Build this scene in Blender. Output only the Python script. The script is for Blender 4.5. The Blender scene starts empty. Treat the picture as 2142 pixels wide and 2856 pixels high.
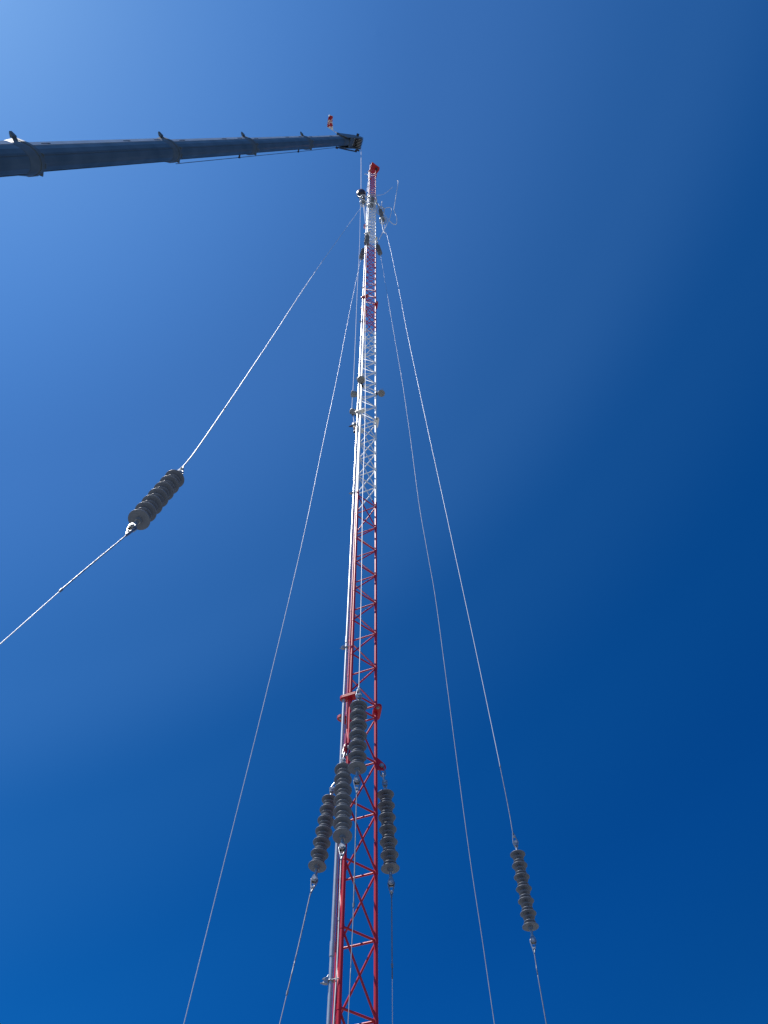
import bpy, bmesh, math, random
from mathutils import Vector as V, Matrix, Quaternion
random.seed(7)
C = bpy.context.scene.collection
scn = bpy.context.scene
# ------------------------------------------------------------------ camera
cd = bpy.data.cameras.new('Camera'); cam = bpy.data.objects.new('Camera', cd); C.objects.link(cam)
cam.location = (0, 0, 1.6)
cam.rotation_mode = 'QUATERNION'
cam.rotation_quaternion = Quaternion((0.27447456, 0.96155397, 0.00847515, -0.00241922))
cd.sensor_fit = 'VERTICAL'; cd.sensor_height = 36; cd.sensor_width = 27; cd.lens = 27.038
cd.clip_start = 0.05; cd.clip_end = 5000
scn.camera = cam
# ------------------------------------------------------------------ sky, sun, exposure
SUN = V((-0.445, -0.115, 0.888)).normalized()
w = bpy.data.worlds.new('World'); scn.world = w; w.use_nodes = True
nt = w.node_tree; nt.nodes.clear()
sky = nt.nodes.new('ShaderNodeTexSky'); sky.sky_type = 'NISHITA'; sky.sun_disc = False
sky.sun_elevation = math.asin(SUN.z); sky.sun_rotation = math.atan2(SUN.x, SUN.y)
sky.altitude = 1500; sky.air_density = 1.0; sky.dust_density = 0.5; sky.ozone_density = 3.0
# the clear deep-blue sky of the place: brighter towards the sun, deeper away from it
geo = nt.nodes.new('ShaderNodeTexCoord'); dot = nt.nodes.new('ShaderNodeVectorMath'); dot.operation = 'DOT_PRODUCT'
dot.inputs[1].default_value = SUN
nt.links.new(geo.outputs['Generated'], dot.inputs[0])
mr = nt.nodes.new('ShaderNodeMapRange'); mr.inputs['From Min'].default_value = -1; mr.inputs['From Max'].default_value = 1
nt.links.new(dot.outputs['Value'], mr.inputs['Value'])
ramp = nt.nodes.new('ShaderNodeValToRGB'); ramp.color_ramp.interpolation = 'EASE'
els = ramp.color_ramp.elements
stops = [(-1.000, (0.3, 0.55, 0.8)), (-0.259, (0.05, 0.39, 0.71)), (0.087, (0.02, 0.385, 0.74)), (0.259, (0.02, 0.43, 0.84)), (0.423, (0.04, 0.51, 0.91)), (0.574, (0.13, 0.63, 0.99)), (0.695, (0.38, 0.86, 1.16)), (0.848, (0.64, 1.07, 1.34)), (0.961, (0.78, 1.28, 1.55)), (0.995, (0.78, 1.28, 1.55)), (1.000, (0.9, 1.42, 1.72))]
els[0].position = 0; els[0].color = (*stops[0][1], 1); els[1].position = 1; els[1].color = (*stops[-1][1], 1)
for d_, c_ in stops[1:-1]:
    q_ = els.new((d_+1)/2); q_.color = (*c_, 1)
nt.links.new(mr.outputs[0], ramp.inputs[0])
mx = nt.nodes.new('ShaderNodeMix'); mx.data_type = 'RGBA'; mx.blend_type = 'MULTIPLY'; mx.inputs['Factor'].default_value = 1
hs = nt.nodes.new('ShaderNodeHueSaturation'); hs.inputs['Saturation'].default_value = 1.15
bg = nt.nodes.new('ShaderNodeBackground'); bg.inputs['Strength'].default_value = 0.094
wo = nt.nodes.new('ShaderNodeOutputWorld')
nt.links.new(sky.outputs[0], hs.inputs['Color']); nt.links.new(hs.outputs[0], mx.inputs['A']); nt.links.new(ramp.outputs[0], mx.inputs['B'])
nt.links.new(mx.outputs['Result'], bg.inputs[0]); nt.links.new(bg.outputs[0], wo.inputs[0])
sl = bpy.data.lights.new('Sun', 'SUN'); sl.energy = 5.0; sl.angle = math.radians(0.5); sl.color = (1, 0.96, 0.9)
so = bpy.data.objects.new('Sun', sl); C.objects.link(so)
so.rotation_mode = 'QUATERNION'; so.rotation_quaternion = SUN.to_track_quat('Z', 'Y')
scn.view_settings.view_transform = 'Standard'; scn.view_settings.look = 'None'
scn.view_settings.exposure = 0.35; scn.view_settings.gamma = 1.0

# ------------------------------------------------------------------ materials
def mat(name, col, rough=0.5, metal=0.0, col2=None, scale=8.0, bump=0.0, bscale=60.0, spec=0.5, rust=None):
    m = bpy.data.materials.new(name); m.use_nodes = True
    n = m.node_tree.nodes; l = m.node_tree.links; b = n['Principled BSDF']
    b.inputs['Base Color'].default_value = (*col, 1); b.inputs['Roughness'].default_value = rough
    b.inputs['Metallic'].default_value = metal; b.inputs['Specular IOR Level'].default_value = spec
    tc = n.new('ShaderNodeTexCoord')
    if col2:
        no = n.new('ShaderNodeTexNoise'); no.inputs['Scale'].default_value = scale; no.inputs['Detail'].default_value = 6
        cr = n.new('ShaderNodeValToRGB'); cr.color_ramp.elements[0].position = 0.35; cr.color_ramp.elements[1].position = 0.68
        cr.color_ramp.elements[0].color = (*col, 1); cr.color_ramp.elements[1].color = (*col2, 1)
        l.new(tc.outputs['Object'], no.inputs['Vector']); l.new(no.outputs['Fac'], cr.inputs[0])
        l.new(cr.outputs[0], b.inputs['Base Color'])
        mr = n.new('ShaderNodeMapRange'); mr.inputs['To Min'].default_value = rough*0.75; mr.inputs['To Max'].default_value = min(1, rough*1.3)
        l.new(no.outputs['Fac'], mr.inputs['Value']); l.new(mr.outputs[0], b.inputs['Roughness'])
    if bump:
        n2 = n.new('ShaderNodeTexNoise'); n2.inputs['Scale'].default_value = bscale
        bp = n.new('ShaderNodeBump'); bp.inputs['Strength'].default_value = bump; bp.inputs['Distance'].default_value = 0.002
        l.new(tc.outputs['Object'], n2.inputs['Vector']); l.new(n2.outputs['Fac'], bp.inputs['Height'])
        l.new(bp.outputs[0], b.inputs['Normal'])
    return m
M = dict(
    red=mat('red_paint', (0.54, 0.008, 0.022), 0.38, 0, (0.40, 0.010, 0.020), 4, 0.15, 60, spec=.5),
    white=mat('white_paint', (0.85, 0.85, 0.83), 0.45, 0, (0.76, 0.76, 0.74), 4, 0.1, 90, spec=.6),
    galv=mat('galvanised_steel', (0.58, 0.60, 0.61), 0.32, 0.5, (0.42, 0.44, 0.46), 9, 0.2, 120),
    forged=mat('forged_galvanised_steel', (0.42, 0.44, 0.46), 0.34, 0.75, (0.25, 0.27, 0.29), 30, 0.4, 150),
    wire=mat('guy_strand', (0.72, 0.73, 0.74), 0.45, 0.15, (0.6, 0.61, 0.62), 3),
    dull=mat('weathered_strand', (0.42, 0.43, 0.45), 0.55, 0.2, (0.30, 0.31, 0.33), 12),
    grip=mat('grip_wire', (0.27, 0.29, 0.33), 0.5, 0.4, (0.18, 0.20, 0.23), 9),
    rubber=mat('grey_silicone', (0.120, 0.146, 0.190), 0.45, 0, (0.155, 0.180, 0.222), 12),
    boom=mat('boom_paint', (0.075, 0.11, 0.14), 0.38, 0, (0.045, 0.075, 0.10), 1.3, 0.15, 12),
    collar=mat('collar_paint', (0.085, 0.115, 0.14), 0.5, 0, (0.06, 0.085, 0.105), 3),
    boomtop=mat('boom_sunlit_side', (0.70, 0.70, 0.72), 0.5, 0, (0.55, 0.56, 0.60), 2),  # boom side as the sun lights it, brightness put into the base colour
    black=mat('black_steel', (0.02, 0.022, 0.028), 0.45, 0, (0.035, 0.035, 0.04), 6),
    alu=mat('grey_cast_housing', (0.30, 0.315, 0.32), 0.5, 0.2, (0.15, 0.165, 0.17), 40),
    lens=mat('clear_lens', (0.34, 0.33, 0.33), 0.18, 0.1),
    ball=mat('hook_ball_paint', (0.05, 0.035, 0.045), 0.35, 0.1, (0.03, 0.03, 0.04), 5),
    pink=mat('faded_red_paint', (0.5, 0.12, 0.14), 0.45, 0, (0.35, 0.06, 0.08), 6),
    brown=mat('brown_fitting', (0.33, 0.19, 0.12), 0.6, 0, (0.2, 0.11, 0.07), 30),
    rope=mat('white_rope', (0.8, 0.8, 0.8), 0.7, 0, (0.66, 0.67, 0.7), 40),
    concrete=mat('concrete', (0.38, 0.37, 0.35), 0.9, 0, (0.28, 0.27, 0.26), 3, 0.4, 40),
)
def ground_mat():
    m = mat('dry_grass_ground', (0.15, 0.155, 0.15), 0.95, 0, (0.21, 0.21, 0.20), 0.35, 0.6, 6)
    return m
def flag_mat():
    m = bpy.data.materials.new('flag_cloth'); m.use_nodes = True
    n = m.node_tree.nodes; l = m.node_tree.links; b = n['Principled BSDF']; b.inputs['Roughness'].default_value = 0.85
    at = n.new('ShaderNodeUVMap'); sp = n.new('ShaderNodeSeparateXYZ'); l.new(at.outputs[0], sp.inputs[0])
    cr = n.new('ShaderNodeValToRGB'); cr.color_ramp.interpolation = 'CONSTANT'
    e = cr.color_ramp.elements; e[0].position = 0; e[0].color = (0.80, 0.78, 0.78, 1)
    e[1].position = 0.12; e[1].color = (0.45, 0.02, 0.035, 1)
    for p, c in ((0.34, (0.82, 0.8, 0.8, 1)), (0.44, (0.45, 0.02, 0.035, 1)), (0.58, (0.82, 0.8, 0.8, 1)), (0.70, (0.45, 0.02, 0.035, 1)), (0.93, (0.8, 0.78, 0.78, 1))):
        q = e.new(p); q.color = c
    ad = n.new('ShaderNodeMath'); ad.operation = 'MULTIPLY_ADD'; ad.inputs[1].default_value = .38; l.new(sp.outputs[1], ad.inputs[0]); sb = n.new('ShaderNodeMath'); sb.operation = 'SUBTRACT'; sb.inputs[1].default_value = .19; l.new(sp.outputs[0], sb.inputs[0]); l.new(sb.outputs[0], ad.inputs[2]); nz = n.new('ShaderNodeTexNoise'); nz.inputs['Scale'].default_value = 3.2; l.new(at.outputs[0], nz.inputs['Vector']); a2 = n.new('ShaderNodeMath'); a2.operation = 'MULTIPLY_ADD'; a2.inputs[1].default_value = .9; l.new(nz.outputs['Fac'], a2.inputs[0]); s2 = n.new('ShaderNodeMath'); s2.operation = 'SUBTRACT'; s2.inputs[1].default_value = .45; l.new(ad.outputs[0], s2.inputs[0]); l.new(s2.outputs[0], a2.inputs[2]); l.new(a2.outputs[0], cr.inputs[0]); l.new(cr.outputs[0], b.inputs['Base Color'])
    return m

# ------------------------------------------------------------------ mesh helpers
def frame(d):
    d = V(d).normalized(); a = V((0, 0, 1)) if abs(d.z) < 0.9 else V((0, 1, 0))
    u = d.cross(a).normalized(); return u, u.cross(d).normalized() * -1, d
class MB:
    def __init__(s): s.v = []; s.f = []; s.sm = []
    def add(s, vs, fs, smooth):
        o = len(s.v); s.v += [V(p) for p in vs]
        for f in fs: s.f.append([i+o for i in f]); s.sm.append(smooth)
    def cyl(s, p, q, r, r2=None, n=10, cap=True, smooth=True):
        p, q = V(p), V(q); r2 = r if r2 is None else r2; u, v_, d = frame(q-p)
        vs = []
        for c, rr in ((p, r), (q, r2)):
            for i in range(n):
                t = 2*math.pi*i/n; vs.append(c+u*(rr*math.cos(t))+v_*(rr*math.sin(t)))
        s.add(vs, [(i, (i+1) % n, n+(i+1) % n, n+i) for i in range(n)], smooth)
        if cap: s.add(vs, [tuple(range(n))[::-1], tuple(range(n, 2*n))], False)
        return s
    def tube(s, pts, r, n=8, closed=False, rfun=None):
        pts = [V(p) for p in pts]; N = len(pts); vs = []; u = None
        for i, p in enumerate(pts):
            a = pts[(i-1) % N] if closed or i > 0 else p; b = pts[(i+1) % N] if closed or i < N-1 else p
            d = (b-a).normalized()
            if u is None: u, _, _ = frame(d)
            u = (u-d*u.dot(d)).normalized(); v_ = d.cross(u); rr = rfun(i/(N-1)) if rfun else r
            for k in range(n):
                t = 2*math.pi*k/n; vs.append(p+u*(rr*math.cos(t))+v_*(rr*math.sin(t)))
        fs = []
        for i in range(N if closed else N-1):
            j = (i+1) % N
            for k in range(n): fs.append((i*n+k, i*n+(k+1) % n, j*n+(k+1) % n, j*n+k))
        s.add(vs, fs, True)
        if not closed: s.add(vs, [tuple(range(n))[::-1], tuple(range((N-1)*n, N*n))], False)
        return s
    def lathe(s, prof, p, d, n=28, smooth=True):   # prof: (distance along d, radius)
        u, v_, d = frame(d); p = V(p); vs = []
        for h, r in prof:
            for k in range(n):
                t = 2*math.pi*k/n; vs.append(p+d*h+u*(r*math.cos(t))+v_*(r*math.sin(t)))
        fs = [(i*n+k, i*n+(k+1) % n, (i+1)*n+(k+1) % n, (i+1)*n+k) for i in range(len(prof)-1) for k in range(n)]
        s.add(vs, fs, smooth); return s
    def box(s, c, ax, ay, az):
        c, ax, ay, az = V(c), V(ax), V(ay), V(az)
        vs = [c+ax*i+ay*j+az*k for i in (-1, 1) for j in (-1, 1) for k in (-1, 1)]
        s.add(vs, [(0, 1, 3, 2), (4, 6, 7, 5), (0, 4, 5, 1), (2, 3, 7, 6), (0, 2, 6, 4), (1, 5, 7, 3)], False); return s
    def prism(s, poly, t):   # poly: 3D points, t: thickness vector
        poly = [V(p) for p in poly]; t = V(t); n = len(poly)
        vs = [p-t/2 for p in poly]+[p+t/2 for p in poly]
        s.add(vs, [tuple(range(n))[::-1], tuple(range(n, 2*n))]+[(i, (i+1) % n, n+(i+1) % n, n+i) for i in range(n)], False); return s
    def ring(s, c, d, R, r, n=28, m=8):
        u, v_, _ = frame(d); c = V(c)
        return s.tube([c+u*(R*math.cos(2*math.pi*i/n))+v_*(R*math.sin(2*math.pi*i/n)) for i in range(n)], r, m, closed=True)
    def mesh(s, name, m, origin=None):
        o = V(origin) if origin is not None else V((0, 0, 0))
        me = bpy.data.meshes.new(name); me.from_pydata([tuple(p-o) for p in s.v], [], s.f)
        bm = bmesh.new(); bm.from_mesh(me); bmesh.ops.recalc_face_normals(bm, faces=bm.faces); bm.to_mesh(me); bm.free()
        for p, q in zip(me.polygons, s.sm): p.use_smooth = q
        me.materials.append(m); return me
    def build(s, name, m, parent=None, origin=None, label=None):
        o = bpy.data.objects.new(name, s.mesh(name, m, origin)); C.objects.link(o)
        if parent is not None:
            o.parent = parent
            o.location = V(origin if origin is not None else (0, 0, 0)) - wpos(parent)
        elif origin is not None: o.location = V(origin)
        if label: o['label'] = label
        return o
def wpos(o):
    p = V(o.location)
    while o.parent is not None: o = o.parent; p += V(o.location)
    return p
def tag(o, label, cat, group=None):
    o['label'] = label; o['category'] = cat
    if group: o['group'] = group
    return o
def thing(name, loc, label, cat, group=None):
    o = bpy.data.objects.new(name, None); C.objects.link(o); o.location = V(loc); o.empty_display_size = 0.1
    return tag(o, label, cat, group)
def smooth_path(pts, n=6):
    P = [V(p) for p in pts]; out = []
    for i in range(len(P)-1):
        a = P[i-1] if i else P[i]*2-P[i+1]; b, c = P[i], P[i+1]; d = P[i+2] if i+2 < len(P) else c*2-b
        for k in range(n):
            t = k/n; out.append(0.5*((2*b)+(c-a)*t+(2*a-5*b+4*c-d)*t*t+(3*b-a-3*c+d)*t**3))
    out.append(P[-1]); return out
def helix(path, R, r, strands, pitch, mb, step=0.018):
    # twist a few strands around a path
    pts = [V(p) for p in path]; L = [0]
    for a, b in zip(pts, pts[1:]): L.append(L[-1]+(b-a).length)
    n = max(2, int(L[-1]/step)); u, v_, _ = frame(pts[-1]-pts[0])
    def at(s):
        for i in range(len(pts)-1):
            if s <= L[i+1]: return pts[i].lerp(pts[i+1], (s-L[i])/max(1e-9, L[i+1]-L[i]))
        return pts[-1]
    for k in range(strands):
        q = []
        for i in range(n+1):
            s_ = L[-1]*i/n; t = 2*math.pi*(s_/pitch+k/strands)
            q.append(at(s_)+u*(R*math.cos(t))+v_*(R*math.sin(t)))
        mb.tube(q, r, 6)

# ------------------------------------------------------------------ ground
g = MB(); N = 24; S = 1500
for i in range(N):
    for j in range(N):
        x0, x1 = -S+2*S*i/N, -S+2*S*(i+1)/N; y0, y1 = -S+2*S*j/N, -S+2*S*(j+1)/N
        g.add([(x0, y0, 0), (x1, y0, 0), (x1, y1, 0), (x0, y1, 0)], [(0, 1, 2, 3)], False)
go = g.build('ground', ground_mat()); go['kind'] = 'structure'

# ------------------------------------------------------------------ mast
LR, LL, LT = V((-.122, 5.999, 0)), V((-.375, 5.790, 0)), V((-.430, 6.113, 0))
LEGS = dict(R=LR, L=LL, T=LT); CEN = (LR+LL+LT)/3
def up(p, z): return V((p.x, p.y, z))
def legat(k, z):      # the mast has a slight twist over its height
    t = min(1, max(0, (z-4)/17)); p = LEGS[k]
    return V((p.x+{'R': 0, 'L': -.018, 'T': .012}[k]*t, p.y, z))
mast = thing('lattice_mast', (CEN.x, CEN.y, 0), 'tall slender guyed lattice mast painted in red and white bands', 'radio mast')
J = [0.24, 7.311, 14.345, 21.47, 28.95, 35.99, 43.04, 45.25]
G = 0.085
Bz = [0.0, 11.52, 19.34, 27.66, 36.35, 46.0]; Bc = ['red', 'white', 'red', 'white', 'red']
def band(z):
    for i in range(5):
        if z < Bz[i+1]: return i
    return 4
legs = {(k, b): MB() for k in LEGS for b in range(5)}; brc = [MB() for _ in range(5)]
def rod(a, b, r):
    # a round bar, cut at the paint line
    a, b = V(a), V(b)
    if a.z > b.z: a, b = b, a
    cuts = [z for z in Bz[1:5] if a.z < z < b.z]
    p = a
    for z in cuts+[None]:
        q = b if z is None else a.lerp(b, (z-a.z)/(b.z-a.z))
        brc[band((p.z+q.z)/2)].cyl(p, q, r, n=8); p = q
RL, RB = 0.0165, 0.0090
for k, p in LEGS.items():
    for b in range(5):
        z0, z1 = max(Bz[b], 0.24), min(Bz[b+1], 45.25)
        cuts = [z0]+[z for z in (4, 21) if z0 < z < z1]+[z1]
        for q0, q1 in zip(cuts, cuts[1:]): legs[k, b].cyl(legat(k, q0), legat(k, q1), RL, n=20)
    for z in J[1:-1]:      # leg splice sleeves at each joint
        b = band(z); legs[k, b].cyl(legat(k, z-0.05), legat(k, z+0.05), RL+0.004, n=16)
def node(k, z): return legat(k, z)
for j in range(len(J)-1):
    z0, z1 = J[j]+G, J[j+1]-G; npan = 12 if j < 6 else 3
    dz = (z1-z0)/npan; half = npan//2 if j < 6 else 99
    for i in range(npan+1):
        z = z0+dz*i
        for a, b in (('R', 'L'), ('R', 'T'), ('L', 'T')): rod(node(a, z), node(b, z), RB)
        if i == npan: break
        zu = z+dz
        if i < half: prs = (('R', 'T'), ('T', 'L'), ('L', 'R'))     # from first leg below to second leg above
        else: prs = (('R', 'L'), ('L', 'T'), ('T', 'R'))
        for a, b in prs: rod(node(a, z+0.012), node(b, zu-0.012), RB)
        # small weld gussets at the nodes
        for a in LEGS:
            brc[band(z)].cyl(node(a, z-0.02), node(a, z+0.02), RL+0.0022, n=12)
for (k, b), mb in legs.items(): mb.build('leg', M[Bc[b]], mast, (LEGS[k].x, LEGS[k].y, 0))
for b in range(5): brc[b].build('bracing', M[Bc[b]], mast, (CEN.x, CEN.y, 0))
def outward(k): return (LEGS[k]-CEN).normalized()
# paired horizontal flange plates at every joint, long side tangential, with a bolt
for z in J[1:-1]:
    for k, p in LEGS.items():
        o = outward(k); t = V((-o.y, o.x, 0)); c = legat(k, z)+o*0.008
        mb = MB()
        for s in (-0.0085, 0.0085):
            poly = [c+t*a+o*b+V((0, 0, s)) for a, b in ((-.108, .012), (-.098, .034), (-.075, .045), (.075, .045), (.098, .034), (.108, .012), (.098, -.025), (.04, -.04), (-.04, -.04), (-.098, -.025))]
            mb.prism(poly, (0, 0, 0.013))
        f = mb.build('flange_plate', M[Bc[band(z)]], mast, c)
        for s in (-1, 1):
            b_ = MB(); q = c+t*(0.078*s); b_.cyl(q-V((0, 0, .030)), q+V((0, 0, .028)), .013, n=6, smooth=False); b_.cyl(q-V((0, 0, .02)), q+V((0, 0, .02)), .019, n=16)
            b_.build('bolt', M['forged'], f, q)
# vertical guy lugs
for z in (6.66, 28.75, 35.85):
    for k, p in LEGS.items():
        o = outward(k); t = V((-o.y, o.x, 0)); c = legat(k, z)-V((0, 0, .045)); col = M[Bc[band(z)]]
        mb = MB(); poly = [c+o*a+V((0, 0, h)) for a, h in ((0.012, .095), (.025, .085), (.080, .03), (.096, .008), (.100, -.02), (.090, -.042), (.07, -.048), (.025, -.045), (.012, -.055))]
        mb.prism(poly, t*0.014); f = mb.build('guy_lug', col, mast, c)
        q = c+o*0.055+V((0, 0, -.005)); b_ = MB(); b_.cyl(q-t*.026, q+t*.026, .012, n=12); b_.cyl(q-t*.030, q-t*.016, .019, n=6, smooth=False); b_.cyl(q+t*.016, q+t*.030, .019, n=6, smooth=False); b_.cyl(q-t*.017, q-t*.012, .023, n=18)
        b_.build('pin', M['forged'], f, c)
# cap plate at the head and the steelwork under it
cap = [(-0.295, 5.648), (0.093, 5.930), (0.071, 6.068), (-0.082, 6.240), (-0.383, 6.183), (-0.454, 6.025)]
mb = MB(); mb.prism([(x, y, 45.27) for x, y in cap], (0, 0, .03))
capo = mb.build('cap_plate', M['red'], mast, (CEN.x, CEN.y, 45.27))
for k, p in LEGS.items():
    mb = MB(); o = outward(k); t = V((-o.y, o.x, 0)); mb.prism([up(p, 45.25)+o*.02, up(p, 45.25)+o*.13, up(p, 44.9)+o*.02], t*.012)
    mb.build('stiffener', M['red'], capo, up(p, 45.2))
mb = MB()
for (x, y) in ((-.05, 6.03), (-.12, 5.97)):
    mb.cyl((x, y, 45.26), (x, y, 45.14), .02, n=8); mb.cyl((x, y, 45.16), (x, y, 45.12), .035, n=6, smooth=False)
mb.box((-.08, 5.99, 45.12), (.05, .02, 0), (-.02, .05, 0), (0, 0, .06)); mb.build('cap_fitting', M['black'], capo, (CEN.x, CEN.y, 45.27))
mb = MB(); mb.box((-.40, 5.99, 45.05), (.03, 0, 0), (0, .05, 0), (0, 0, .1)); mb.build('cap_fitting', M['galv'], capo, (-.4, 5.99, 45.05))
mb = MB(); mb.lathe([(0, 0), (0, .38), (.15, .34), (.24, .22)], (CEN.x, CEN.y, 0), (0, 0, 1), 32, False)
mb.prism([(CEN.x+.22*math.cos(a), CEN.y+.22*math.sin(a), .23) for a in [2*math.pi*i/24 for i in range(24)]], (0, 0, .03))
mb.build('footing', M['concrete'], mast, (CEN.x, CEN.y, 0))

# ------------------------------------------------------------------ conduit and running cable on the mast
PX, PY = -0.444, 5.80
cond = thing('conduit', (PX, PY, 0), 'grey galvanised conduit pipe running up the left side of the mast', 'conduit')
mb = MB(); mb.cyl((PX, PY, 0.2), (PX, PY, 43.4), .0165, n=20); mb.build('pipe', M['galv'], cond, (PX, PY, 0))
for z in (4.76, 8.21, 11.9, 15.2, 18.4, 21.9, 25.4, 29.0, 32.5, 36.0):
    mb = MB(); mb.cyl((PX, PY, z-.055), (PX, PY, z+.055), .0205, n=20); mb.build('coupling', M['galv'], cond, (PX, PY, z))
CL = [4.53, 8.08, 11.47, 15.96, 19.5, 22.4, 26.2, 30.2, 34.0, 38.6]
for z in CL:
    c = V((PX, PY, z)); mb = MB()
    mb.ring(c, (0.08, .05, 1), .022, .0045, 16, 6)
    d = V((-1, -.15, 0)).normalized(); e = V((.15, -1, 0)).normalized()
    mb.box(c+d*.034, d*.012, e*.014, V((0, 0, .022)))
    mb.cyl(c+d*.02+V((0, 0, .014)), c+d*.062+V((0, 0, .012)), .005, n=8)
    mb.cyl(c+d*.02-V((0, 0, .014)), c+d*.074-V((0, 0, .018)), .005, n=8)
    mb.cyl(c+d*.048-V((0, 0, .016)), c+d*.058-V((0, 0, .017)), .010, n=6, smooth=False)
    mb.cyl(c+d*.044+V((0, 0, .013)), c+d*.052+V((0, 0, .0125)), .010, n=6, smooth=False)
    mb.tube([c+d*.03+V((0, 0, .02)), c+d*.02+V((0, 0, .04)), c+V((0, 0, .045))+d*.0, c-d*.02+V((0, 0, .02))], .0045, 6)
    mb.cyl(c+V((.0, -.02, 0)), V((LL.x-.01, LL.y-.018, z+.006)), .0045, n=6)
    mb.build('clamp', M['forged'], cond, c)
path = [(-.408, 5.815, .2), (-.408, 5.815, 4.3), (-.412, 5.815, 6.2), (-.409, 5.812, 8.9), (-.407, 5.812, 11.5), (-.406, 5.812, 17), (-.405, 5.812, 22.6), (-.40, 5.81, 30), (-.395, 5.81, 36.2)]
mb = MB(); helix(path, .0019, .0024, 3, .10, mb, .03)
tag(mb.build('mast_cable', M['wire'], None, (-.408, 5.815, .2)), 'thin twisted steel cable running up between the conduit pipe and the nearest mast leg', 'cable')

# ------------------------------------------------------------------ insulators
PITCH = 0.0455
def shed_mesh(r):
    mb = MB(); mb.lathe([(0.000, .017), (0.0015, r*.6), (0.000, r-.003), (.0004, r+.0002), (.0030, r+.0008), (.0055, r+.0002), (.0068, r-.0022), (.010, r*.6), (.020, .020), (.022, .017)], (0, 0, 0), (0, 0, 1), 40)
    return mb.mesh('shed', M['rubber'])
SB, SS = shed_mesh(.079), shed_mesh(.057)
def insulator(name, top, bot, label, group, nbig=7, cage=False):
    # top, bot: centres of the first and last large shed
    top, bot = V(top), V(bot); d = (top-bot).normalized(); L = (top-bot).length
    t = thing(name, bot, label, 'insulator', group)
    q = V((0, 0, 1)).rotation_difference(d)
    n = (nbig-1)*3+1; first = True
    mb = MB(); mb.cyl(bot-d*.02, top+d*.03, .0165, n=16)
    mb.cyl(bot-d*.026, bot, .022, .026, n=20)
    mb.build('core', M['rubber'], t, bot)
    for i in range(n):
        o = bpy.data.objects.new('shed', SB if i % 3 == 0 else SS); C.objects.link(o); o.parent = t
        # small sheds sit a little nearer the large one above them
        f = i/(n-1)
        o.location = (d*(L*f)); o.rotation_mode = 'QUATERNION'; o.rotation_quaternion = q
    for s, p in ((-1, bot-d*.02), (1, top+d*.024)):
        mb = MB(); e = d*s; u, v_, _ = frame(e)
        mb.cyl(p, p+e*.012, .021, n=18); mb.cyl(p+e*.010, p+e*.07, .0145, .0125, n=16)
        mb.cyl(p+e*.066, p+e*.082, .018, .014, n=16)
        # clevis: two flat cheeks and a bolt
        c = p+e*.104
        for sg in (-1, 1):
            poly = [c+u*a+e*b+v_*(sg*.016) for a, b in ((-.014, -.030), (-.024, -.008), (-.027, .010), (-.016, .029), (.016, .029), (.027, .010), (.024, -.008), (.014, -.030))]
            mb.prism(poly, v_*.010)
        mb.cyl(p+e*.074, c-e*.022, .020, .022, n=14)
        f = mb.build('end_fitting', M['forged'], t, p)
        b_ = MB(); b_.cyl(c+e*.008-v_*.026, c+e*.008+v_*.026, .010, n=10); b_.cyl(c+e*.008-v_*.031, c+e*.008-v_*.020, .015, n=6, smooth=False)
        b_.cyl(c+e*.008+v_*.020, c+e*.008+v_*.029, .015, n=6, smooth=False); b_.build('pin', M['galv'], f, c)
    if cage:
        for cc, R in ((top+d*.02, .165), (bot-d*.02, .135)):
            mb = MB(); mb.ring(cc, d, R, .0135, 36, 8); u, v_, _ = frame(d)
            for k in range(3):
                a = 2*math.pi*k/3+.5; mb.cyl(cc+d*.0, cc+(u*math.cos(a)+v_*math.sin(a))*R, .006, n=6)
            for k in range(7):
                a = 2*math.pi*k/7; w_ = cc+(u*math.cos(a)+v_*math.sin(a))*R*.72; mb.cyl(w_-d*.02, w_+d*.02, .010, n=8)
            mb.ring(cc-d*.05, d, R*.8, .006, 30, 6)
            for k in range(6):
                a = 2*math.pi*k/6; e_ = u*math.cos(a)+v_*math.sin(a); mb.cyl(cc+e_*R, cc-d*.05+e_*R*.8, .004, n=6)
            mb.build('corona_ring', M['galv'], t, cc)
    return t, d, top+d*.136, bot-d*.132

def link(mb, c, e, u, Ln=.052, Wd=.017, r=.0065):
    pts = []
    for i in range(24):
        a = 2*math.pi*i/24; x, y = math.cos(a), math.sin(a)
        pts.append(c+e*((Ln/2-Wd)*(1 if x > 0 else -1)*min(1, abs(x)*4)+Wd*x)+u*(Wd*y))
    mb.tube(pts, r, 8, closed=True)
def hanger(name, a, b, label):
    # short chain of shackle, link, link between a lug pin and an insulator clevis
    a, b = V(a), V(b); e = (a-b).normalized(); L = (a-b).length; u, v_, _ = frame(e)
    t = thing(name, b, label, 'chain')
    n = max(1, round(L/.075)); st = L/n
    for i in range(n):
        mb = MB(); link(mb, b+e*(st*(i+.5)), e, u if i % 2 else v_, st+.030, .0225, .0082)
        mb.build('chain_link', M['forged'], t, b+e*(st*(i+.5)))
    return t

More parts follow.
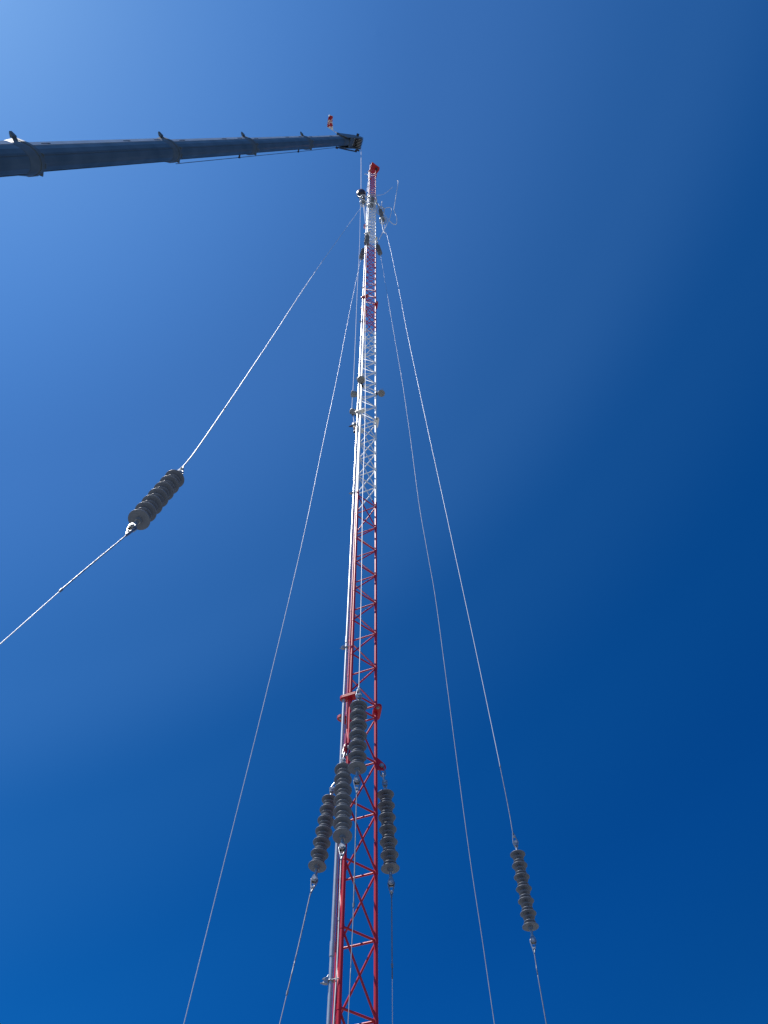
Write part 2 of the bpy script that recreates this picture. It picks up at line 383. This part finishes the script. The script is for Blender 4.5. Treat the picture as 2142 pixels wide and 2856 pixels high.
def guy(name, pts, label, group, start=None, end=None, grip0=0, grip1=0, r=.0030, ground=False, tex='wire'):
    """wire along pts; grip0/grip1: length of thicker wrapped grip at either end; start/end: clevis points with thimble"""
    pts = [V(p) for p in pts]
    if ground:
        d = (pts[-1]-pts[-2]).normalized(); k = (pts[-1].z-.05)/-d.z if d.z < 0 else 0; pts.append(pts[-1]+d*k)
    t = thing(name, pts[-1], label, 'guy wire', group)
    def trim(sq, cl, dist):     # start the wire a hand's width from the clevis
        sq = list(sq)
        while len(sq) > 2 and (sq[0]-V(cl)).length < dist: sq.pop(0)
        e = (sq[0]-V(cl)).normalized(); q = V(cl)+e*dist
        return [q]+sq if (sq[0]-q).length > .01 else sq
    sp = smooth_path(pts, 5)
    if start is not None: sp = trim(sp, start, .105)
    if end is not None: sp = trim(sp[::-1], end, .105)[::-1]
    mb = MB(); mb.tube(sp, r, 8); mb.build('strand', M[tex], t, pts[0])
    for seq, gl, cl in ((sp, grip0, start), (sp[::-1], grip1, end)):
        if gl:
            out = [seq[0]]; acc = 0
            for a, b in zip(seq, seq[1:]):
                l = (b-a).length
                if acc+l >= gl: out.append(a.lerp(b, (gl-acc)/l)); break
                out.append(b); acc += l
            mb = MB(); mb.tube(out, .0046, 10); helix(out, .0036, .0014, 3, .22, mb, .03); e = (out[-1]-out[-2]).normalized()
            mb.cyl(out[-1]-e*.03, out[-1], .0088, .007, n=10)
            mb.build('preformed_grip', M['grip'], t, out[0])
        if cl is not None:
            cl = V(cl); a = seq[0]; e = (cl-a).normalized(); u, v_, _ = frame(e); W = .027
            mb = MB(); tip = cl+e*.022
            for sg in (-1, 1):   # two parallel wire loops round the thimble
                q = [a-e*.02]
                for i in range(15):
                    th = -math.pi*.62+math.pi*1.24*i/14; q.append(tip-e*W+e*(W*math.cos(th))+u*(W*math.sin(th)))
                q.append(a-e*.02); mb.tube([p+v_*(.006*sg) for p in q], .0052, 7)
            mb.build('loop_end', M['forged'], t, a)
            mb = MB(); mb.box(a+e*.028, e*.009, u*.013, v_*.012); mb.cyl(a+e*.028-v_*.02, a+e*.028+v_*.02, .0055, n=8)
            mb.build('wire_clip', M['galv'], t, a)
    return t

INS = 'insulator strings along the mast guys'; TOPI = 'ringed insulators at the mast head'; GW = 'guy wires of the mast'
MID = 'insulators high on the mast'; HG = None
UP = V((0, 0, 1))
# --- low tier, hung by chains from the three lugs
def lugp(k, z): return legat(k, z-.05)+outward(k)*.055
L1i = [(-0.413, 5.676, 6.300), (-0.380, 5.468, 5.473)]
L2i = [(-0.557, 6.130, 6.325), (-0.627, 6.061, 5.606)]
L3i = [(-0.032, 6.030, 6.301), (0.000, 6.030, 5.553)]
_, _, a, b = insulator('insulator_string', L1i[0], L1i[1], 'low insulator string in front of the conduit, overlapped by the foremost string above', INS)
hanger('chain_hanger', lugp('L', 6.655), a+UP*.0, 'galvanised chain and shackle hanging from the red lug of the nearest mast leg')
guy('guy_wire', [(-0.376, 5.431, 5.30)]+[(-0.379, 5.405, 5.220), (-0.371, 5.311, 4.844), (-0.363, 5.225, 4.499), (-0.360, 5.148, 4.193), (-0.360, 5.080, 3.919)], 'grey wire dropping between the conduit pipe and the nearest red mast leg', GW, start=b, grip0=.6, r=.0046, ground=True, tex='dull')
_, _, a, b = insulator('insulator_string', L2i[0], L2i[1], 'leftmost of the low insulator strings, slanting down left of the conduit', INS)
hanger('chain_hanger', lugp('T', 6.655), a, 'short chain and shackles above the leftmost low insulator string')
guy('guy_wire', [(-0.650, 6.047, 5.46), (-0.661, 6.038, 5.380), (-0.709, 5.999, 4.990), (-0.742, 5.974, 4.744), (-0.801, 5.931, 4.314)], 'short wire slanting down left from the leftmost low insulator string', GW, start=b, grip0=.95, ground=True, tex='dull')
_, _, a, b = insulator('insulator_string', L3i[0], L3i[1], 'low insulator string hanging just right of the mast', INS)
hanger('chain_hanger', lugp('R', 6.655), a, 'chain links hanging from the red lug on the right mast leg')
guy('guy_wire', [(0.005, 6.030, 5.40), (0.007, 6.030, 5.338), (0.004, 6.030, 5.009), (0.000, 6.030, 4.656), (-0.004, 6.030, 4.346)], 'wire dropping almost straight down right of the mast, with a twisted upper part', GW, start=b, grip0=.78, ground=True)
# --- strings in the long guys
G1i = [(-1.678, 3.010, 7.001), (-1.726, 2.880, 6.186)]
_, _, a, b = insulator('insulator_string', *G1i, 'large tilted insulator string alone against the sky at left', INS)
guy('guy_wire', [(-0.625, 5.867, 34.70), (-1.257, 4.153, 18.400), (-1.512, 3.459, 11.281), (-1.634, 3.129, 7.989), (-1.669, 3.034, 7.231), (-1.6705, 3.029, 7.16)], 'long wire slanting from the mast head down left to the lone tilted insulator', GW, end=a, grip1=1.6, r=.0058)
guy('guy_wire', [(-1.736, 2.852, 5.99), (-1.740, 2.840, 5.922), (-1.809, 2.654, 5.177), (-1.872, 2.484, 4.444)], 'wire running from the lone tilted insulator to the left edge of the view', GW, start=b, grip0=.95, ground=True)
G4i = [(1.334, 7.304, 6.521), (1.338, 7.308, 5.758)]
_, _, a, b = insulator('insulator_string', *G4i, 'rightmost insulator string, far right of the mast near the bottom', INS)
guy('guy_wire', [(0.172, 6.211, 32.95), (0.339, 6.369, 30.262), (0.480, 6.501, 27.125), (0.598, 6.612, 24.200), (0.696, 6.704, 21.267), (0.903, 6.899, 16.534), (1.062, 7.048, 13.156), (1.219, 7.196, 9.718), (1.309, 7.280, 7.419), (1.319, 7.290, 6.775), (1.321, 7.292, 6.70)], 'rightmost long wire, from the mast head down to the rightmost insulator', GW, end=a, grip1=.9, r=.0040)
guy('guy_wire', [(1.333, 7.303, 5.575), (1.330, 7.300, 5.534), (1.325, 7.296, 5.306), (1.327, 7.298, 4.901)], 'short wire below the rightmost insulator string', GW, start=b, grip0=1.3, ground=True)
G5i = [(-0.262, 5.198, 6.612), (-0.260, 5.180, 5.906)]
_, _, a, b = insulator('insulator_string', *G5i, 'foremost and topmost insulator string, in front of the red mast bracing', INS)
guy('guy_wire', [(-0.411, 5.704, 26.95), (-0.376, 5.571, 21.654), (-0.342, 5.482, 18.089), (-0.311, 5.422, 15.673), (-0.288, 5.375, 13.772), (-0.282, 5.332, 12.022), (-0.284, 5.296, 10.572), (-0.272, 5.261, 9.163), (-0.266, 5.236, 8.175), (-0.264, 5.215, 7.302), (-0.264, 5.203, 6.875)], 'long wire passing in front of the mast bracing down to the foremost insulator', GW, end=a, grip1=0, r=.0038)
guy('guy_wire', [(-0.264, 5.177, 5.74), (-0.259, 5.175, 5.698), (-0.259, 5.170, 5.492), (-0.259, 5.159, 5.068), (-0.261, 5.148, 4.614), (-0.268, 5.140, 4.276), (-0.274, 5.131, 3.941)], 'wire hanging below the foremost insulator in front of the mast bracing', GW, start=b, grip0=.98, r=.0028, ground=True, tex='dull')
# --- middle tier at the top of the white and red bands
_, _, a, b = insulator('insulator_string', (-0.405, 5.786, 28.45), (-0.412, 5.705, 27.16), 'grey insulator in front of the mast at the change from white to red', MID, nbig=11)
hanger('chain_hanger', lugp('L', 28.75)+UP*0.0, a, 'small chain above the grey insulator in front of the upper mast')
_, _, a, b = insulator('insulator_string', (-0.53, 6.116, 27.98), (-0.598, 6.211, 27.40), 'grey insulator hanging left of the upper red band', MID, nbig=6)
hanger('chain_hanger', lugp('T', 28.75), a, 'small chain above the grey insulator left of the upper red band')
guy('guy_wire', [b]+[(-0.855, 6.524, 22.622), (-1.033, 6.737, 18.392), (-1.199, 6.937, 15.348), (-1.339, 7.105, 12.568), (-1.498, 7.297, 10.375), (-1.649, 7.479, 8.577), (-1.820, 7.685, 6.750), (-1.960, 7.852, 5.207)], 'long bright wire left of the mast, slanting to the bottom edge', GW, r=.0043, ground=True)
_, _, a, b = insulator('insulator_string', (-0.058, 6.05, 28.2), (0.018, 6.12, 27.56), 'grey insulator hanging right of the upper mast', MID, nbig=6)
hanger('chain_hanger', lugp('R', 28.75), a, 'small chain above the grey insulator right of the upper mast')
guy('guy_wire', [b]+[(0.144, 6.236, 24.783), (0.238, 6.325, 22.564), (0.349, 6.429, 19.942), (0.458, 6.532, 17.397), (0.533, 6.602, 14.847), (0.584, 6.650, 12.598), (0.650, 6.712, 11.219), (0.703, 6.762, 10.183), (0.733, 6.791, 8.672), (0.753, 6.809, 7.428), (0.778, 6.832, 6.197), (0.808, 6.861, 5.400), (0.828, 6.880, 4.719)], 'long unbroken wire right of the mast, slanting to the bottom edge', GW, r=.0032, ground=True, tex='dull')
# --- mast head
insulator('insulator_string', (-0.248, 5.795, 35.6), (-0.271, 5.694, 33.4), 'ringed insulator on the mast face just below the red head', TOPI, nbig=14, cage=True)
hanger('chain_hanger', lugp('L', 35.85), (-0.247, 5.80, 35.73), 'small shackle holding the ringed insulator on the mast face')
insulator('insulator_string', (-0.632, 5.886, 36.05), (-0.625, 5.867, 35.0), 'ringed insulator beside the black hook ball, left of the mast head', TOPI, nbig=8, cage=True)
insulator('insulator_string', (0.069, 6.100, 34.6), (0.158, 6.198, 33.2), 'ringed insulator right of the mast among loose wires', TOPI, nbig=10, cage=True)
hanger('chain_hanger', lugp('R', 35.85), (0.061, 6.092, 34.73), 'small chain from the mast to the right ringed insulator')
hanger('chain_hanger', (-0.74, 5.9, 37.05), (-0.633, 5.887, 36.18), 'chain from the hook ball to the left ringed insulator')

# ------------------------------------------------------------------ obstruction lights
def light(c, d, mount, label, s=1.0):
    """round lamp: cast body with a ribbed face looking along d, arm to mount"""
    c, d, mount = V(c), V(d).normalized(), V(mount)
    t = thing('obstruction_light', c, label, 'warning light', 'warning lights on the mast'); u, v_, _ = frame(d)
    mb = MB(); mb.lathe([(-.055*s, 0), (-.055*s, .035*s), (-.045*s, .058*s), (.0, .066*s), (.05*s, .066*s), (.055*s, .070*s), (.062*s, .070*s), (.065*s, .060*s), (.065*s, 0)], c, d, 28)
    mb.build('housing', M['alu'], t, c)
    mb = MB(); mb.ring(c+d*.067*s, d, .045*s, .005*s, 24, 6); mb.ring(c+d*.067*s, d, .028*s, .004*s, 20, 6)
    mb.cyl(c+d*.06*s+u*.012*s, c+d*.082*s+u*.012*s, .013*s, .009*s, n=12)
    for k in range(4):
        a = math.pi/2*k+.4; q = c+d*.064*s+(u*math.cos(a)+v_*math.sin(a))*.056*s; mb.cyl(q, q+d*.012*s, .006*s, n=6, smooth=False)
    mb.build('lens', M['lens'], t, c)
    mb = MB(); e = mount-c; L = e.length; mb.cyl(c+e.normalized()*.045*s, mount, .012*s, n=10); mb.box(mount, V((.02, 0, 0)), V((0, .02, 0)), V((0, 0, .03)))
    mb.build('arm', M['black'], t, c)
    mb = MB(); mb.cyl(c-d*.05*s, c-d*.075*s, .045*s, n=16); mb.cyl(c+v_*.06*s, c+v_*.095*s-d*.02, .004, n=6); mb.cyl(c+v_*.055*s+u*.03, c+v_*.09*s+u*.04, .004, n=6)
    mb.build('bracket', M['galv'], t, c)
light((-.405, 5.700, 15.66), (.15, -.25, -1), (-.375, 5.775, 15.50), 'round warning light in front of the nearest mast leg, highest of the three', 1.15)
light((-.015, 5.965, 15.60), (.1, -.35, -1), (-.11, 5.99, 15.62), 'round warning light on a short arm right of the white mast band')
light((-.525, 5.83, 15.26), (-1, -.05, .08), (-.44, 5.90, 15.26), 'drum shaped warning light side-on, left of the white mast band', .92)
light((-.522, 5.84, 14.47), (-.6, -.5, -.55), (-.44, 5.92, 14.45), 'dark warning light just above the white flange, left of the mast', .82)
# white cross bar that carries the right-hand light
mb = MB(); mb.cyl((-.40, 5.80, 15.66), (-.05, 5.965, 15.62), .010, n=10)
tag(mb.build('cross_bar', M['white'], None, (-.40, 5.80, 15.66)), 'white bar across the mast face carrying the right warning light', 'bar')
# weatherhead-like junction device below them
dv = thing('junction_box', (-.482, 5.83, 13.83), 'small grey and brown junction device on the left mast edge, tied to a rope', 'junction box')
c = V((-.485, 5.825, 13.86))
mb = MB(); mb.lathe([(.075, 0), (.07, .025), (.05, .042), (0, .048), (-.05, .044), (-.06, 0)], c, (-.35, 0, 1), 20); mb.build('housing', M['alu'], dv, c)
mb = MB(); mb.lathe([(0, .03), (-.09, .036), (-.12, .02), (-.12, 0)], c-V((0, 0, .05)), (-.2, 0, 1), 16); mb.box(c-V((-.01, 0, .15)), V((.02, 0, 0)), V((0, .025, 0)), V((0, 0, .04))); mb.build('base', M['brown'], dv, c)
mb = MB(); mb.cyl(c-V((.03, 0, 0)), c-V((.085, 0, .03)), .022, .014, n=12); mb.cyl(c-V((.07, 0, .02)), c-V((.105, 0, .035)), .008, n=8); mb.cyl(c-V((-.02, 0, .17)), c-V((.0, 0, .26)), .022, n=10); mb.build('cable_gland', M['black'], dv, c)
mb = MB(); mb.tube(smooth_path([c+V((.02, 0, -.25)), c+V((.03, .02, -.6)), c+V((.045, .03, -2.0)), c+V((.045, .03, -5))]), .007, 8); mb.build('lead', M['black'], dv, c)

# ------------------------------------------------------------------ ropes, slings and loose wires
def line(name, pts, r, m, label, cat, n=6):
    P = smooth_path(pts, n); mb = MB(); mb.tube(P, r, 8)
    return tag(mb.build(name, M[m], None, P[0]), label, cat)
line('tag_rope', [(-.745, 5.9, 36.9), (-.720, 5.9, 33.4), (-.652, 5.9, 27.97), (-.621, 5.9, 22.85), (-.582, 5.9, 18.48), (-.566, 5.9, 16.137), (-.564, 5.9, 14.972), (-.556, 5.895, 14.647), (-.530, 5.88, 14.38), (-.500, 5.85, 14.0)], .0048, 'rope', 'thin pale rope hanging from the hook ball down to the small junction device', 'rope')
mb = MB(); c = V((-.538, 5.885, 14.45)); mb.box(c, V((.012, 0, 0)), V((0, .01, 0)), V((.006, 0, .03))); mb.cyl(c, c+V((.09, .0, .02)), .007, n=8); mb.cyl(c+V((.05, 0, -.06)), c+V((.045, 0, .05)), .009, n=8)
tag(mb.build('rope_clip', M['black'], None, c), 'small black clip holding the pale rope beside the white flange', 'clip')
line('loose_wire', [(-0.087, 6.199, 38.764), (0.036, 6.200, 38.785), (0.142, 6.198, 38.835), (0.304, 6.193, 39.134), (0.454, 6.183, 39.677), (0.590, 6.172, 40.223), (0.671, 6.164, 40.648)], .009, 'rope', 'faint curved loose wire end sticking out right of the red mast head', 'loose wire')
line('loose_wire', [(0.912, 6.133, 42.293), (0.959, 6.125, 42.264), (0.960, 6.125, 41.542), (0.842, 6.143, 39.284), (0.749, 6.155, 37.502), (0.637, 6.167, 35.368), (0.622, 6.169, 35.045), (0.676, 6.163, 34.205), (0.703, 6.160, 33.341), (0.684, 6.162, 32.546), (0.633, 6.168, 32.237), (0.532, 6.177, 32.420), (0.394, 6.187, 33.136), (0.253, 6.195, 34.175), (0.119, 6.199, 35.338), (-0.006, 6.200, 36.647)], .015, 'rope', 'longest loose wire, rising high with a hooked tip right of the mast head', 'loose wire')
line('loose_wire', [(0.155, 6.15, 36.980), (0.124, 6.15, 36.015), (0.115, 6.15, 34.765), (0.113, 6.15, 33.219), (0.132, 6.15, 31.793), (0.176, 6.15, 30.920), (0.237, 6.15, 30.648)], .017, 'rope', 'J shaped loose wire hanging over the right ringed insulator', 'loose wire')
line('loose_wire', [(0.088, 6.25, 35.511), (0.321, 6.25, 36.000), (0.486, 6.24, 36.054), (0.537, 6.23, 35.683), (0.518, 6.23, 35.025), (0.436, 6.24, 33.873), (0.346, 6.24, 33.008), (0.246, 6.24, 32.112), (0.166, 6.24, 31.449), (0.002, 6.25, 30.185)], .013, 'rope', 'looped loose wire bent over at the top right of the right ringed insulator', 'loose wire')
line('loose_wire', [(-0.653, 5.864, 42.694), (-0.557, 5.874, 42.690), (-0.439, 5.884, 42.194), (-0.375, 5.888, 41.713)], .016, 'rope', 'short curved white wire end left of the red mast head', 'loose wire')
line('sling_wire', [(-0.435, 5.884, 41.716), (-0.542, 5.875, 37.583), (-0.60, 5.88, 36.3)], .0055, 'rope', 'thin wire from the red mast head down to the left ringed insulator', 'wire')
line('sling_wire', [(-0.63, 5.866, 34.9), (-0.487, 5.880, 31.088)], .0085, 'rope', 'left of two short wires under the left ringed insulator', 'wire')
line('sling_wire', [(-0.575, 5.873, 34.4), (-0.452, 5.883, 31.5)], .0085, 'rope', 'right of two short wires under the left ringed insulator', 'wire')
mb = MB(); c = V((-.50, 5.96, 31.0)); mb.prism([c+V(p) for p in ((-.05, 0, .25), (.05, 0, .28), (.06, 0, -.3), (-.02, 0, -.35), (-.06, 0, -.1))], (0, .05, 0)); mb.cyl(c+V((-.06, 0, .2)), c+V((.09, 0, .2)), .02); mb.cyl(c+V((-.05, 0, -.1)), c+V((.09, 0, -.12)), .02)
tag(mb.build('side_bracket', M['pink'], None, c), 'dark red bracket on the left edge of the upper white band', 'bracket')

# ------------------------------------------------------------------ crane
A0 = V((-8.659, 2.307, 20.924)); AX = V((.2695, .0903, .9586)).normalized()
HZ = V((AX.x, AX.y, 0)).normalized()
SIDE = V((HZ.y, -HZ.x, 0))                    # the side facing the mast's near guys
FOOT = A0-AX*20-SIDE*.06
BEL = (HZ*AX.z - V((0, 0, 1))*HZ.dot(AX)).normalized()   # belly direction
crane = thing('mobile_crane', (FOOT.x, FOOT.y, 0), 'long blue grey telescopic crane boom reaching in from the left edge', 'crane')
def sec(w_, h, n=9):
    """cross section: flat top, straight upper sides, rounded belly. list of (side, belly) offsets"""
    pts = [(w_/2, -h*.5), (w_/2, -h*.10)]
    for i in range(1, n):
        a = math.pi*i/n; pts.append((w_/2*math.cos(a), -h*.10+h*.6*math.sin(a)))
    pts += [(-w_/2, -h*.10), (-w_/2, -h*.5)]; return pts
def loft(mb, s0, w0, s1, w1, k=1.12):
    P0, P1 = sec(w0, w0*k), sec(w1, w1*k); n = len(P0)
    vs = [FOOT+AX*s0+SIDE*a+BEL*b for a, b in P0]+[FOOT+AX*s1+SIDE*a+BEL*b for a, b in P1]
    mb.add(vs, [(i, (i+1) % n, n+(i+1) % n, n+i) for i in range(n)], False); mb.add(vs, [tuple(range(n))[::-1], tuple(range(n, 2*n))], False)
SEC = [(0.5, 21.0, .665), (20.8, 27.8, .59), (27.6, 33.9, .525), (33.7, 40.2, .48), (40.0, 45.9, .44)]
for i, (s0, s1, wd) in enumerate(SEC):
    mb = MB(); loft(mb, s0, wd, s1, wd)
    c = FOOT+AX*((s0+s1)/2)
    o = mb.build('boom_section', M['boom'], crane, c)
    # pale side strip, grazing sunlight put into its colour, with slots and a weld seam along the camera side
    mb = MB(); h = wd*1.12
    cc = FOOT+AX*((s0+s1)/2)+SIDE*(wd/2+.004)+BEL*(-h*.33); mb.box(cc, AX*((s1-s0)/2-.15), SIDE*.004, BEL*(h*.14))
    mb.build('sunlit_side_strip', M['boomtop'], o, c)
    rr = random.Random(i)
    for k in (() if i == 0 else (0, 2.6, 3.9)):
        q = FOOT+AX*(s0+(s1-s0)*(.14+.19*k+.04*rr.random()))+SIDE*(wd/2+.011)+BEL*(-h*.28); mb = MB(); mb.box(q, AX*.12, SIDE*.006, BEL*.014); mb.box(q+AX*.14+BEL*.012, AX*.05, SIDE*.007, BEL*.02); mb.build('slot_mark', M['black'], o, q)
    for b_ in (-.36, .36):      # long weld seams on the belly
        mb = MB(); a_ = math.pi/2-b_*2; yy = -h*.10+h*.6*math.sin(a_); q0 = SIDE*(wd/2*math.cos(a_)*1.005)+BEL*(yy*1.005); mb.cyl(FOOT+AX*(s0+.1)+q0, FOOT+AX*(s1-.15)+q0, .009, n=6); mb.build('weld_seam', M['collar'], o, c)
    if i < 4:
        mb = MB(); P0 = sec(wd, h)
        def flange(sa, sb, g0, g1):
            n = len(P0); vs = []
            for s_, g_ in ((sa, g0), (sb, g1)):
                for a, b in P0:
                    k = V((a, b+h*.1)); vs.append(FOOT+AX*s_+SIDE*(a*(1+g_))+BEL*((b+h*.0)*(1+g_)+.02*g_))
            mb.add(vs, [(i_, (i_+1) % n, n+(i_+1) % n, n+i_) for i_ in range(n)], True); mb.add(vs, [tuple(range(n))[::-1], tuple(range(n, 2*n))], False)
        L = .62*wd
        flange(s1-L, s1-L*.5, .012, .075); flange(s1-L*.5+.002, s1-.08, .075, .10); flange(s1-.078, s1+.05, .15, .15)
        # raised ears at the upper corners and wear pad housings
        for sg in (1, -1):
            q = FOOT+AX*(s1-.02)+SIDE*(wd/2*1.2*sg)-BEL*(h*.60)
            mb.prism([q-AX*.10, q-AX*.05-BEL*.07+SIDE*.07*sg, q+AX*.04-BEL*.07+SIDE*.07*sg, q+AX*.06+BEL*.06, q-AX*.10+BEL*.06], SIDE*.05)
        for a in (-.62, 0, .62):
            q = FOOT+AX*(s1+.065)+SIDE*(wd*.5*math.sin(a)*1.05)+BEL*(h*.5*math.cos(a)*1.04); mb.box(q, AX*.02, SIDE*.06, BEL*.05)
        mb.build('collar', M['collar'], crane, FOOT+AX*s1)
# head
def HP(a, b, c): return FOOT+AX*a+BEL*b+SIDE*c
H0 = HP(45.6, 0, 0)
mb = MB(); loft(mb, 45.2, .47, 46.3, .50)
for sg in (1, -1):   # side cheek plates carrying the sheaves
    q = lambda a, b: HP(a, b, .265*sg)
    mb.prism([q(45.3, -.28), q(45.9, -.33), q(47.3, -.02), q(47.75, .22), q(47.6, .44), q(47.2, .46), q(46.5, .33), q(45.4, .22)], SIDE*.04)
mb.prism([HP(45.3, -.30, .25), HP(47.3, -.06, .25), HP(47.3, -.06, -.25), HP(45.3, -.30, -.25)], BEL*.04)
mb.prism([HP(45.9, .26, .25), HP(46.7, .20, .25), HP(46.7, .20, -.25), HP(45.9, .26, -.25)], BEL*.05)
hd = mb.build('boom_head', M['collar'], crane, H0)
for k in range(7):
    p = HP(47.35, .27, -.225+.075*k-.03); mb = MB()
    mb.lathe([(-.024, .05), (-.024, .235), (-.014, .255), (-.005, .225), (.005, .225), (.014, .255), (.024, .235), (.024, .05)], p, SIDE, 32)
    w_ = mb.build('sheave', M['black'], crane, p)
    mb = MB(); mb.ring(p, SIDE, .256, .009, 32, 6); mb.build('rim', M['galv'], w_, p)
mb = MB(); p = HP(47.35, .27, -.03); mb.cyl(p-SIDE*.30, p+SIDE*.32, .06, n=16); mb.build('sheave_pin', M['galv'], hd, p)
for (a, b, c), (a2, b2, c2) in (((44.75, -.03, -.29), (47.2, .32, -.45)), ((44.9, .05, -.26), (47.0, .38, -.40))):
    mb = MB(); mb.tube([HP(a, b, c), HP((a+a2)/2, (b+b2)/2, (c+c2)/2-.01), HP(a2, b2, c2)], .02, 8); mb.build('guide_bar', M['black'], hd, HP(a, b, c))
for a, b, c, x, y, z in ((47.15, .36, -.40, .08, .06, .04), (44.85, .0, -.30, .05, .05, .05), (47.45, .14, .33, .05, .07, .06), (45.55, -.33, .25, .10, .05, .05), (47.1, .45, -.33, .05, .04, .09)):
    mb = MB(); mb.box(HP(a, b, c), AX*x, SIDE*y, BEL*z); mb.build('bracket', M['black'], hd, HP(a, b, c))
# rope carried along the far side of the boom on small hangers
hr = [HP(28.2, .05, -.37), HP(34, .05, -.34), HP(40, .05, -.31), HP(44.8, .03, -.28), HP(46.8, .30, -.27)]
mb = MB(); mb.tube(smooth_path(hr), .011, 6); mb.build('side_rope', M['black'], crane, hr[0])
for s_, wd in ((33.0, .525), (39.2, .48)):
    mb = MB(); q = HP(s_, .06, -wd/2-.03); mb.box(q, AX*.03, SIDE*.06, BEL*.02); mb.box(q-SIDE*.05, AX*.05, SIDE*.02, BEL*.03)
    mb.build('rope_hanger', M['black'], crane, q)
# lower carrier far outside the view, so the boom stands on something
mb = MB(); mb.box(V((FOOT.x, FOOT.y, 1.45)), V((3.8, 0, 0)), V((0, 1.3, 0)), V((0, 0, .35))); mb.box(V((FOOT.x-1.6, FOOT.y, 2.5)), V((1.6, 0, 0)), V((0, 1.1, 0)), V((0, 0, .65))); mb.box(V((FOOT.x+4.2, FOOT.y, 1.7)), V((.7, 0, 0)), V((0, 1.25, 0)), V((0, 0, .9)))
mb.build('carrier', M['collar'], crane, (FOOT.x, FOOT.y, 0))
for sx in (-3, -1.4, 2.0, 3.4):
    for sy in (-1.25, 1.25):
        mb = MB(); q = V((FOOT.x+sx, FOOT.y+sy, .62)); mb.lathe([(-.2, .25), (-.2, .56), (-.12, .62), (.12, .62), (.2, .56), (.2, .25), (.1, 0)], q, (0, 1, 0), 24); mb.build('wheel', M['black'], crane, q)

# hoist rope, ball
HB = V((-.745, 5.905, 37.36))
RT = FOOT+AX*47.72+BEL*.60+SIDE*.16
line('hoist_rope', [HP(47.5, .50, -.24), (-.83, 5.50, 43.0), (-.768, 5.90, 38.3), (-.752, 5.905, 37.8)], .011, 'rope', 'straight hoist rope from the boom tip down to the hook ball', 'rope', 3)
t = thing('hook_ball', HB, 'black round hook ball hanging from the crane rope by the mast head', 'hook ball')
mb = MB(); R = .20
mb.lathe([(-.30, 0.0), (-.28, .08), (-.17, .15), (-.06, R), (.05, R), (.16, .15), (.25, .07), (.30, .045), (.42, .035), (.42, 0)], HB, (0, 0, 1), 32); mb.build('ball', M['ball'], t, HB)
mb = MB(); mb.lathe([(-.01, R+.002), (.03, R+.006), (.09, R-.004), (.17, .148), (.11, R-.02)], HB, (0, 0, 1), 32); mb.build('ball_band', M['pink'], t, HB)
mb = MB(); mb.tube(smooth_path([HB-V((0, 0, .28)), HB-V((.0, 0, .42)), HB-V((.09, 0, .5)), HB-V((.09, 0, .62)), HB-V((0, 0, .7)), HB-V((-.08, 0, .64))]), .028, 10); mb.cyl(HB-V((.0, 0, .25)), HB-V((0, 0, .36)), .05, n=16); mb.build('hook', M['forged'], t, HB)

# flag on the boom head
fb = HP(45.6, -.32, .24)
fl = thing('boom_flag', fb, 'small crumpled red and white flag on a thin pole at the boom head', 'flag')
p0 = fb; p1 = V((-2.56, 3.975, 45.28)); pe = p1-p0
mb = MB(); mb.cyl(p0, p1, .011, n=8); mb.cyl(p0-pe.normalized()*.1, p0+pe.normalized()*.2, .02, n=8); mb.build('pole', M['rope'], fl, p0)
nu, nv = 26, 30; fa = p0+pe*.48
wdir = V((.04, -.98, .18)).normalized(); me_v = []; uv = []
for i in range(nu+1):
    for j in range(nv+1):
        a, b = i/nu, j/nv
        p = fa.lerp(p1, a*(1-.25*b)+.12*b)+wdir*(.62*b*(1-.12*(2*a-1)**2*b))+V((.03, 0, .04))*b
        nrm = pe.cross(wdir).normalized(); p += nrm*(.07*math.sin(9*a+2.2*b)*b**.6+.05*math.sin(17*a-5*b)*b)
        me_v.append(tuple(p-p0)); uv.append((b, a))
me = bpy.data.meshes.new('cloth'); fs = [(i*(nv+1)+j, i*(nv+1)+j+1, (i+1)*(nv+1)+j+1, (i+1)*(nv+1)+j) for i in range(nu) for j in range(nv)]
me.from_pydata(me_v, [], fs); ul = me.uv_layers.new(name='UVMap')
for lp in me.loops: ul.data[lp.index].uv = uv[lp.vertex_index]
for p in me.polygons: p.use_smooth = True
me.materials.append(flag_mat()); co = bpy.data.objects.new('cloth', me); C.objects.link(co); co.parent = fl

scn.render.resolution_x = 768; scn.render.resolution_y = 1024
